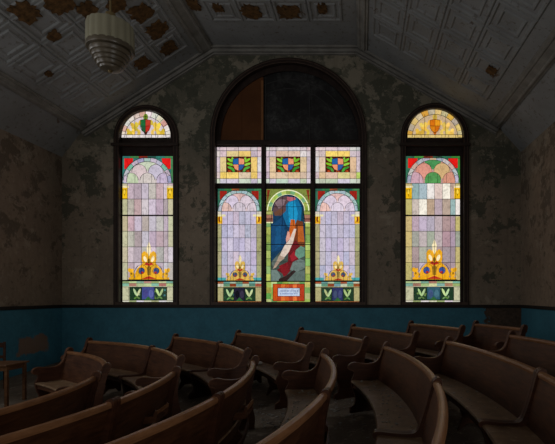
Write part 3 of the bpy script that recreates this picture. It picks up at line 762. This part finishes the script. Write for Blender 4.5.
for i, (pts, col) in enumerate([
    ([(284, 204), (289, 198), (297, 198), (302, 208), (304, 224), (296, 231), (287, 226), (283, 216)], (12, 100, 150)),
    ([(288, 203), (295, 201), (298, 214), (296, 226), (289, 222)], (22, 140, 196)),
    ([(271.5, 226), (283, 216), (287, 240), (280, 250), (271.5, 252)], (14, 66, 110)),
    ([(276, 228), (281, 224), (281, 246), (275, 250)], (18, 80, 128)),
    ([(273, 211), (275, 202), (281, 197), (288, 196), (291, 199), (286, 205), (286, 211), (281, 216), (275, 216)], (86, 66, 72)),
    ([(275, 203), (280, 199), (286, 200), (284, 205), (279, 209)], (132, 112, 120)),
    ([(274, 213), (280, 209), (284, 210), (281, 215), (275, 215.5)], (96, 62, 50)),
    ([(287, 197), (295, 197.5), (296, 199.6), (290, 201.5), (287, 200)], (176, 96, 108)),
    ([(302, 206), (304, 213), (305, 230), (301, 222)], (10, 50, 74)),
    ([(271.2, 262), (280, 252), (290, 246), (297, 250), (304.8, 243), (305.3, 281), (271, 281)], (58, 74, 70)),
    ([(297, 220), (303, 222), (305, 246), (298, 250), (292, 244), (294, 228)], (112, 56, 26)),
    ([(291, 219.5), (295, 220), (296, 234), (292, 244), (289, 234)], (196, 98, 30)),
    ([(298, 226), (303, 226), (304.6, 242), (298, 242)], (180, 92, 34)),
    ([(288, 262), (288.5, 248), (296, 240), (301, 248), (298, 262), (286, 276), (277, 270)], (98, 14, 24)),
    ([(290, 256), (294, 251), (297, 258), (292, 262)], (142, 22, 34)),
    ([(279, 266), (288, 262), (289, 272), (284, 277)], (122, 20, 30)),
    ([(294, 229), (296.4, 229), (293.4, 242), (289, 252), (284, 258), (279.5, 256), (284.5, 246), (289.5, 240)], (216, 200, 190)),
    ([(288, 231), (290, 233), (290, 239), (286.5, 243), (286, 239)], (206, 150, 136)),
    ([(279.5, 255), (285, 258), (280, 262), (276, 267.5), (273, 269), (276, 262)], (168, 150, 132)),
    ([(272, 262), (276, 257), (279, 256), (277, 261), (273, 267)], (96, 110, 106)),
    ([(296, 250), (301, 246), (304.8, 248), (304.8, 256), (299, 259), (295, 255)], (92, 138, 120)),
    ([(293, 262), (300, 259), (305, 261), (305, 268), (297, 272), (290, 270)], (104, 122, 120)),
    ([(289, 273), (297, 272), (305, 270), (305, 281), (286, 281)], (86, 110, 104)),
    ([(271.4, 270), (277, 270), (281, 276), (279, 281), (271.2, 281)], (100, 124, 118)),
    ([(279, 279), (286, 276), (294, 270), (296, 271.5), (287, 281), (279, 281)], (40, 26, 24))]):
    g.poly(pts, jit(col, 5, rnd), 8+i*.22)
g.came([(c-15.8, 207), (c+15.8, 207)], .4); g.came([(c-17, 225.6), (c+17, 225.6)], .5); g.came([(x0, 244.6), (x1, 244.6)], .7); g.came([(c-17, 262), (c+17, 262)], .3)
for x in (282.6, 293.6): g.came([(x, 196), (x, 226)], .35)
for sg in (-1, 1): g.came([(c+sg*15.6, 211), (c+sg*17.1, 223), (c+sg*17.1, 281)], .5)
g.arc(c, 211, 15.9, 0, PI, .5); g.came([(c-22, 189.2), (c+22, 189.2)], .3)
parts.append(g.done('centre_pane', None, 'blue arched pane with pale drape, orange column and grey rocks'))
g = Glass(YG)
for i in range(8):
    for j in range(4):
        g.rect(x0+44.7*i/8, 281.4+j*5.9, x0+44.7*(i+1)/8, 281.4+(j+1)*5.9, jit([(140, 178, 82), (166, 178, 80), (112, 165, 90), (172, 186, 120)][(i*3+j) % 4], 18, rnd), 0)
for i in range(8):
    g.rect(273.2+31.4*i/8, 284, 273.2+31.4*(i+1)/8, 301, jit([(196, 80, 28), (176, 58, 22), (206, 98, 38)][i % 3], 14, rnd), 1)
g.rect(278, 288, 300, 296.2, (186, 204, 232), 3)
for rect_ in ((273.2, 284, 304.6, 301), (278, 288, 300, 296.2)):
    a, b2, c2, d2 = rect_; g.came([(a, b2), (c2, b2), (c2, d2), (a, d2), (a, b2)], .5)
g.ell(284.5, 303.5, 2.8, 1.8, (190, 225, 200), 3)
# two rows of small worn, unreadable lettering on the pale plate
for r_, yy in enumerate((290.2, 293.0)):
    x = 280.4
    while x < 297.6:
        ww = rnd.uniform(.5, 1.0); g.rect(x, yy, x+ww, yy+1.5, (120, 140, 190), 5); x += ww+rnd.choice([.5, .5, 1.3])
parts.append(g.done('memorial_pane', None, 'orange framed pale plate with faint lettering'))
for o in parts: o.parent = root; o.location = tuple(-v for v in inv)

# ------------------------------------------------------------------ pews
H = .93
ENDP = catmull([(-.015, .0), (-.02, .16), (.02, .36), (.012, .60), (-.045, .86), (-.072, .945), (-.052, .985), (-.012, .985), (.025, .935), (.055, .84), (.10, .745), (.17, .69),
                (.27, .672), (.38, .682), (.475, .70), (.545, .685), (.575, .645), (.560, .605), (.515, .592), (.49, .56), (.505, .50), (.535, .44), (.52, .33), (.475, .20), (.485, .10), (.545, .05), (.56, .0)], 4)
MIDP = catmull([(-.015, .0), (-.02, .16), (.02, .36), (.012, .60), (-.034, .86), (-.045, .93), (-.03, .962), (.0, .965), (.035, .94), (.055, .88), (.11, .68), (.165, .52), (.20, .475),
                (.27, .462), (.40, .468), (.50, .478), (.555, .475), (.578, .455), (.57, .425), (.545, .40), (.525, .34), (.49, .22), (.485, .10), (.545, .05), (.56, .0)], 4)
def pew(row_r, a0, a1, label, rack=None, brackets=1, mids=(False, False)):
    """curved pew: seats face the centre of the arcs; a0<a1 are bearings in degrees"""
    am = math.radians((a0+a1)/2); R = row_r
    ox, oy = AC[0]+R*math.cos(am), AC[1]+R*math.sin(am); oz = SL*(R-7.5)
    root = empty('church_pew', (ox, oy, oz)); tag(root, label, 'pew', 'curved wooden church pews')
    th = .05
    b0, b1 = math.radians(a0)+.003/R, math.radians(a1)-.003/R
    def pt(a, f, z): r = R-f; return (AC[0]+r*math.cos(a)-ox, AC[1]+r*math.sin(a)-oy, z)
    n = max(6, int((a1-a0)*1.2))
    def sweep(name, sec, mat, s0=None, s1=None, parent=root, nn=None, smooth=True):
        b = bmesh.new(); rings = []; s0 = b0+th/R if s0 is None else s0; s1 = b1-th/R if s1 is None else s1; k = nn or n
        for i in range(k+1):
            a = s0+(s1-s0)*i/k; rings.append([b.verts.new(pt(a, f, z)) for f, z in sec])
        m = len(sec)
        for p, q in zip(rings, rings[1:]):
            for j in range(m): b.faces.new((p[j], p[(j+1) % m], q[(j+1) % m], q[j]))
        b.faces.new(rings[0]); b.faces.new(list(reversed(rings[-1])))
        return obj(name, b, mat, parent, smooth=smooth)
    sweep('backrest', [(-.004, .90), (.022, .90), (.10, .62), (.148, .40), (.145, .30), (.12, .30), (.118, .40), (.075, .62)], WOOD)
    sweep('top_rail', [(-.022, .885), (-.028, .915), (-.018, .935), (.008, .942), (.034, .932), (.042, .912), (.034, .885)], RAILW)
    sweep('seat', [(.10, .415), (.12, .44), (.22, .432), (.40, .438), (.50, .448), (.535, .444), (.548, .428), (.538, .41), (.50, .402), (.30, .40)], SEATW)
    sweep('seat_rail', [(.485, .401), (.51, .401), (.51, .335), (.485, .335)], WOOD)
    sweep('lower_rail', [(.06, .21), (.085, .21), (.085, .14), (.06, .14)], WOOD)
    def end(a_lo, a_hi, mid_=False):
        b = bmesh.new(); PR = MIDP if mid_ else ENDP
        P = [(f, z-SL*f if z < .02 else z) for f, z in PR]
        L = [b.verts.new(pt(a_lo, f, z)) for f, z in P]; M = [b.verts.new(pt(a_hi, f, z)) for f, z in P]
        tris = tessellate_polygon([[Vector((f, z, 0)) for f, z in P]])
        for t in tris:
            try: b.faces.new([L[i] for i in t]); b.faces.new([M[i] for i in reversed(t)])
            except ValueError: pass
        m = len(P)
        for j in range(m): b.faces.new((L[j], L[(j+1) % m], M[(j+1) % m], M[j]))
        e = obj('end_panel', b, ENDW, root, smooth=True)
        # worn cap running over the scroll and arm
        if mid_: return
        mid = (a_lo+a_hi)/2; ha = abs(a_hi-a_lo)/2*1.22
        cap = [p for p in ENDP[4*4:4*19]]; b = bmesh.new(); rr = []
        for i, (f, z) in enumerate(cap):
            f2, z2 = cap[min(i+1, len(cap)-1)]; f1, z1 = cap[max(i-1, 0)]; tx, tz = f2-f1, z2-z1; LL = math.hypot(tx, tz) or 1
            nx_, nz_ = -tz/LL*.011, tx/LL*.011
            rr.append([b.verts.new(pt(mid-ha, f-nx_*.4, z-nz_*.4)), b.verts.new(pt(mid-ha, f+nx_, z+nz_)), b.verts.new(pt(mid+ha, f+nx_, z+nz_)), b.verts.new(pt(mid+ha, f-nx_*.4, z-nz_*.4))])
        for p, q in zip(rr, rr[1:]):
            for j in range(4): b.faces.new((p[j], p[(j+1) % 4], q[(j+1) % 4], q[j]))
        b.faces.new(rr[0]); b.faces.new(list(reversed(rr[-1])))
        cp = obj('arm_cap', b, CAPW, e, smooth=True)
    end(b0, b0+th/R, mids[0]); end(b1-th/R, b1, mids[1])
    for k in range(brackets):
        a = b0+(b1-b0)*(k+1)/(brackets+1)
        br = [(.055, 0), (.07, .25), (.11, .30), (.13, .40), (.49, .40), (.48, .33), (.40, .27), (.36, .14), (.42, -.026), (.40, -.026), (.30, .06), (.16, .06), (.10, -.006)]
        b = bmesh.new(); L = [b.verts.new(pt(a-.018/R, f, z-.001)) for f, z in br]; M = [b.verts.new(pt(a+.018/R, f, z-.001)) for f, z in br]
        for t in tessellate_polygon([[Vector((f, z, 0)) for f, z in br]]):
            b.faces.new([L[i] for i in t]); b.faces.new([M[i] for i in reversed(t)])
        for j in range(len(br)): b.faces.new((L[j], L[(j+1) % len(br)], M[(j+1) % len(br)], M[j]))
        obj('seat_bracket', b, WOOD, root)
    if rack is not None:
        r0, r1 = math.radians(rack)-.17/R, math.radians(rack)+.17/R
        rk = sweep('hymnal_rack', [(.085, .545), (-.055, .545), (-.055, .56), (.08, .56)], CAPW, r0, r1, nn=4, smooth=False)
        for a in (r0, r1):
            b = bmesh.new()
            for j, q in enumerate([[(.09, .52), (-.055, .54), (-.065, .66), (-.045, .67), (-.02, .60), (.06, .60)]]):
                L = [b.verts.new(pt(a-.008/R, f, z)) for f, z in q]; M = [b.verts.new(pt(a+.008/R, f, z)) for f, z in q]
                for t in tessellate_polygon([[Vector((f, z, 0)) for f, z in q]]):
                    b.faces.new([L[i] for i in t]); b.faces.new([M[i] for i in reversed(t)])
                for j2 in range(len(q)): b.faces.new((L[j2], L[(j2+1) % len(q)], M[(j2+1) % len(q)], M[j2]))
            obj('rack_side', b, CAPW, rk)
        sweep('rack_bar', [(-.067, .625), (-.05, .625), (-.05, .66), (-.067, .66)], RAILW, r0, r1, rk, 4, False)
    return root
RR = {k: 4.29+.974*i for i, k in enumerate('abcdefgh')}
RR['g'] = 10.25; RR['h'] = 10.95
PEWS = [
 ('a', -13, 16.2, 'curved pew seen from behind at far left, its rail leaving the frame lowest but one table', None),
 ('b', -4.7, 13.0, '', 5.0), ('b', -26, -4.7, '', None),
 ('c', -4.6, 15.9, '', 3.5), ('c', -25, -4.6, '', None),
 ('d', -5.0, 16.0, '', None), ('d', -24, -5.0, '', None),
 ('e', -3.1, 16.6, '', None), ('e', -20, -3.1, '', None),
 ('f', -2.0, 15.8, '', None), ('f', -15, -2.0, '', None),
 ('g', -2.0, 15.6, '', None),
 ('a', 25, 60.7, '', None),
 ('b', 24.6, 46.6, '', None), ('b', 46.6, 71, '', None),
 ('c', 24.3, 39.3, '', None), ('c', 39.3, 56.5, '', None),
 ('d', 22.8, 49, '', None), ('e', 22.6, 41.6, '', None), ('f', 22.6, 37.5, '', None), ('g', 23.4, 33.3, '', None), ('h', 18.6, 26.2, '', None)]
LAB = [
 'dark wooden pew back running off the left edge, farthest of the three lower left',
 'pew back with hymnal rack in the left row, farther left of the two racks',
 'pew back filling the lower left corner, joined to the left hymnal rack pew',
 'pew back with hymnal rack beside the aisle, nearer the centre of the two racks',
 'pew back along the bottom edge left of centre, joined to the central hymnal rack pew',
 'pew seen end on beside the centre aisle, scrolled arm and flake-strewn seat facing left',
 'pew back cut by the bottom edge at the middle, rail sloping down to the left',
 'large curved pew right of centre, its dusty seat and scrolled arm facing left',
 'narrow curved rail reaching the bottom edge, joined to the large dusty-seated pew right of centre',
 'longest-looking pew at the right, tall back and seat, behind the dusty-seated curved pew',
 'pew section cut by the lower right corner, mostly hidden behind its joint',
 'pew back leaving the frame at the right edge, beyond the longest pew at right',
 'short dark pew at far left, nearest the small table, arm pointing left',
 'right half of the dark two-part pew before the blue wall under the left window',
 'left half of the dark two-part pew before the blue wall under the left window',
 'right half of the two-part pew between the left and middle windows',
 'left half of the two-part pew between the left and middle windows',
 'far pew across the aisle, under the left pane of the middle window',
 'far pew under the right pane of the middle window, arm curving down by the aisle',
 'far pew under the gap between the middle and right windows',
 'far pew directly under the right window by the blue wall',
 'small dark pew before the bare brown patch of wall near the right corner']
STARTS = {(p[0], p[1]) for p in PEWS}; ENDS = {(p[0], p[2]) for p in PEWS}
for (row, a0, a1, _, rack), lab in zip(PEWS, LAB):
    pew(RR[row], a0, a1, lab, rack, 2 if (a1-a0)*RR[row] > 170 else 1, ((row, a0) in ENDS, (row, a1) in STARTS))

# ------------------------------------------------------------------ table and chair at the left edge
tx, ty = -6.72, 8.25; tz = floor_z(tx, ty)
t = empty('side_table', (tx, ty, tz)); tag(t, 'plain brown wooden table at the left edge before the blue wall', 'table')
b = bmesh.new(); box(b, -.5, .42, -.28, .28, .715, .745, .006); obj('tabletop', b, TABW, t)
b = bmesh.new(); box(b, -.44, .37, -.23, .23, .63, .7145); obj('apron', b, TABW, t)
for x in (-.45, .345):
    for y in (-.235, .19):
        b = bmesh.new(); box(b, x, x+.05, y, y+.05, -.03, .7145, .004); obj('leg', b, TABW, t)
cx_, cy_ = -7.5, 9.05; cz = floor_z(cx_, cy_)
ch = empty('wooden_chair', (cx_, cy_, cz), .2); tag(ch, 'dark wooden chair behind the table, cut by the left edge', 'chair')
b = bmesh.new(); box(b, -.21, .21, -.2, .2, .43, .46, .01); obj('seat', b, WOOD, ch)
for x in (-.2, .16):
    b = bmesh.new(); box(b, x, x+.04, -.2, -.16, -.02, .4295, .004); obj('leg', b, WOOD, ch)
    b = bmesh.new(); box(b, x, x+.04, .165, .20, -.02, .4295, .004); obj('leg', b, WOOD, ch)
    b = bmesh.new(); box(b, x, x+.04, .165, .20, .4605, .98, .006); obj('back_post', b, WOOD, ch)
b = bmesh.new(); box(b, -.1595, .1595, .17, .195, .86, .96, .006); obj('back_rail', b, WOOD, ch)
b = bmesh.new(); box(b, -.1595, .1595, .17, .195, .64, .70, .004); obj('back_rail', b, WOOD, ch)

# ------------------------------------------------------------------ hanging lamp
lx, ly = (110.5-CX)*6/F, 6.0
lamp = empty('pendant_lamp', (lx, ly, zt)); tag(lamp, 'cream art deco pendant lamp with fluted drum and stepped bowl hanging at upper left', 'lamp')
e = EYE-zt
b = bmesh.new(); lathe(b, [(.012, e+3.72), (.012, -.05)], 10); obj('rod', b, BRASS, lamp, smooth=True)
b = bmesh.new(); lathe(b, [(.10, 0), (.10, -.03), (.05, -.07), (.02, -.09)], 24); obj('ceiling_rose', b, BRASS, lamp, smooth=True)
b = bmesh.new(); lathe(b, [(.225, e+3.615), (.10, e+3.65), (.07, e+3.69), (.06, e+3.75), (.02, e+3.77)], 28); obj('top_cap', b, BRASS, lamp, smooth=True)
b = bmesh.new(); lathe(b, [(.272, e+3.29), (.276, e+3.34), (.274, e+3.56), (.268, e+3.59), (.22, e+3.61)], 96, flute=.05, nf=18); obj('lamp_shade', b, MILK, lamp, smooth=True)
b = bmesh.new(); lathe(b, [(.285, e+3.315), (.292, e+3.27), (.285, e+3.25), (.25, e+3.245)], 48); obj('rim_band', b, MILK2, lamp, smooth=True)
b = bmesh.new(); lathe(b, [(.25, e+3.24), (.248, e+3.20), (.238, e+3.185), (.222, e+3.18), (.22, e+3.15), (.212, e+3.135), (.196, e+3.13), (.194, e+3.10), (.186, e+3.085), (.168, e+3.08), (.164, e+3.05), (.155, e+3.035), (.13, e+3.03), (.12, e+3.005), (.03, e+2.99)], 48); obj('stepped_bowl', b, MILK2, lamp, smooth=True)
b = bmesh.new(); lathe(b, [(.028, e+2.989), (.03, e+2.98), (.012, e+2.965)], 16); obj('finial', b, BRASS, lamp, smooth=True)

# ------------------------------------------------------------------ plaster litter on floor and seats
def flake(b, x, y, z, s, rnd):
    n = rnd.choice((4, 5, 6)); a0 = rnd.random()*6; h = s*.12+.002
    ring = [(x+s*rnd.uniform(.5, 1)*math.cos(a0+2*PI*i/n), y+s*rnd.uniform(.5, 1)*math.sin(a0+2*PI*i/n)) for i in range(n)]
    lo = [b.verts.new((p[0], p[1], z)) for p in ring]; tl = rnd.uniform(0, .3)*s
    hi = [b.verts.new((p[0], p[1], z+h+(tl if i < 2 else 0))) for i, p in enumerate(ring)]
    b.faces.new(list(reversed(lo))); b.faces.new(hi)
    for i in range(n): b.faces.new((lo[i], lo[(i+1) % n], hi[(i+1) % n], hi[i]))
rnd = random.Random(3); b = bmesh.new()
for _ in range(2600):
    r = rnd.uniform(3.6, 11.5); a = math.radians(rnd.choice((rnd.gauss(20, 3.5), rnd.uniform(-25, 60))))
    x, y = AC[0]+r*math.cos(a), AC[1]+r*math.sin(a)
    if x > XR-.1 or y > D-.2: continue
    flake(b, x, y, floor_z(x, y)+.001, rnd.choice((.008, .012, .02, .035)), rnd)
litter = obj('plaster_litter', b, FLAKE); tag(litter, 'pale flakes of fallen paint and plaster scattered over the dark floor', 'debris', kind='stuff')
b = bmesh.new()
for row, a0, a1, k in (('d', 0, 15, 90), ('e', -3, 15.5, 130), ('f', -2, 15, 70), ('d', 24, 40, 25), ('c', 25, 50, 20), ('e', 24, 40, 20)):
    for _ in range(k):
        r = RR[row]-rnd.uniform(.16, .5); a = math.radians(rnd.uniform(a0, a1)); x, y = AC[0]+r*math.cos(a), AC[1]+r*math.sin(a)
        f = RR[row]-r; zz = .434+max(0, (f-.3))*.065
        flake(b, x, y, SL*(RR[row]-7.5)+zz+.003, rnd.choice((.005, .008, .013, .02)), rnd)
tag(obj('seat_litter', b, FLAKE), 'small pale flakes of paint fallen on the pew seats', 'debris', kind='stuff')
def scrap(px, py, Y, s, label, seed):
    x, z = W(px, py, Y); b = bmesh.new(); flake(b, 0, 0, 0, s, random.Random(seed)); 
    return x, z, b, label
for nm, row, f, deg, s, lab in (('plaster_chunk', 'd', .34, 36.5, .075, 'white chunk of plaster lying on the pew seat left of the centre aisle'), ('plaster_chunk', 'h', .30, 23.2, .045, 'small white chunk of plaster on the dark pew near the right corner')):
    r = RR[row]-f; a = math.radians(deg); b = bmesh.new(); rr_ = random.Random(4)
    bmesh.ops.create_icosphere(b, subdivisions=2, radius=s)
    for v in b.verts: v.co *= rr_.uniform(.75, 1.1); v.co.z *= .5
    mz = min(v.co.z for v in b.verts)
    for v in b.verts: v.co.z -= mz
    tag(obj(nm, b, simple('white_plaster', (.7, .68, .64, 1)), loc=(AC[0]+r*math.cos(a), AC[1]+r*math.sin(a), SL*(RR[row]-7.5)+.437)), lab, 'debris')

# ------------------------------------------------------------------ light
w = bpy.data.worlds.new('World'); S.world = w; w.use_nodes = True
w.node_tree.nodes['Background'].inputs[0].default_value = (.5, .6, .8, 1); w.node_tree.nodes['Background'].inputs[1].default_value = .05
def area(name, loc, rot, sx, sy, power, col):
    L = bpy.data.lights.new(name, 'AREA'); L.shape = 'RECTANGLE'; L.size = sx; L.size_y = sy; L.energy = power; L.color = col
    o = bpy.data.objects.new(name, L); COL.objects.link(o); o.location = loc; o.rotation_euler = rot; return o
# daylight from the windows of the side walls and the rear wall, all behind the photographer's field of view
area('daylight_left_window', (XL+.1, 2.0, 3.6), (0, math.radians(-90), 0), 3.6, 1.8, 78, (.98, .98, 1))
area('daylight_left_window', (XL+.1, 6.0, 3.6), (0, math.radians(-90), 0), 3.6, 1.8, 50, (.98, .98, 1))
area('daylight_right_window', (XR-.1, -1.5, 3.6), (0, math.radians(90), 0), 3.6, 1.8, 128, (.98, .97, .95))
area('daylight_rear_window', (-2.5, YB+.1, 3.8), (math.radians(90), 0, 0), 2.4, 3.6, 48, (1, .97, .93))

# ------------------------------------------------------------------ camera
cd = bpy.data.cameras.new('Camera'); cam = bpy.data.objects.new('Camera', cd); COL.objects.link(cam)
cam.location = (0, 0, EYE); cam.rotation_euler = (math.radians(90), 0, 0)
cd.sensor_fit = 'HORIZONTAL'; cd.sensor_width = 36; cd.lens = 36*F/555; cd.shift_x = -(CX-277.5)/555; cd.shift_y = (CY-222)/555
cd.clip_start = .05
S.camera = cam
S.view_settings.view_transform = 'Standard'; S.view_settings.look = 'None'; S.view_settings.gamma = 1; S.view_settings.use_curve_mapping = False
S.view_settings.exposure = 0
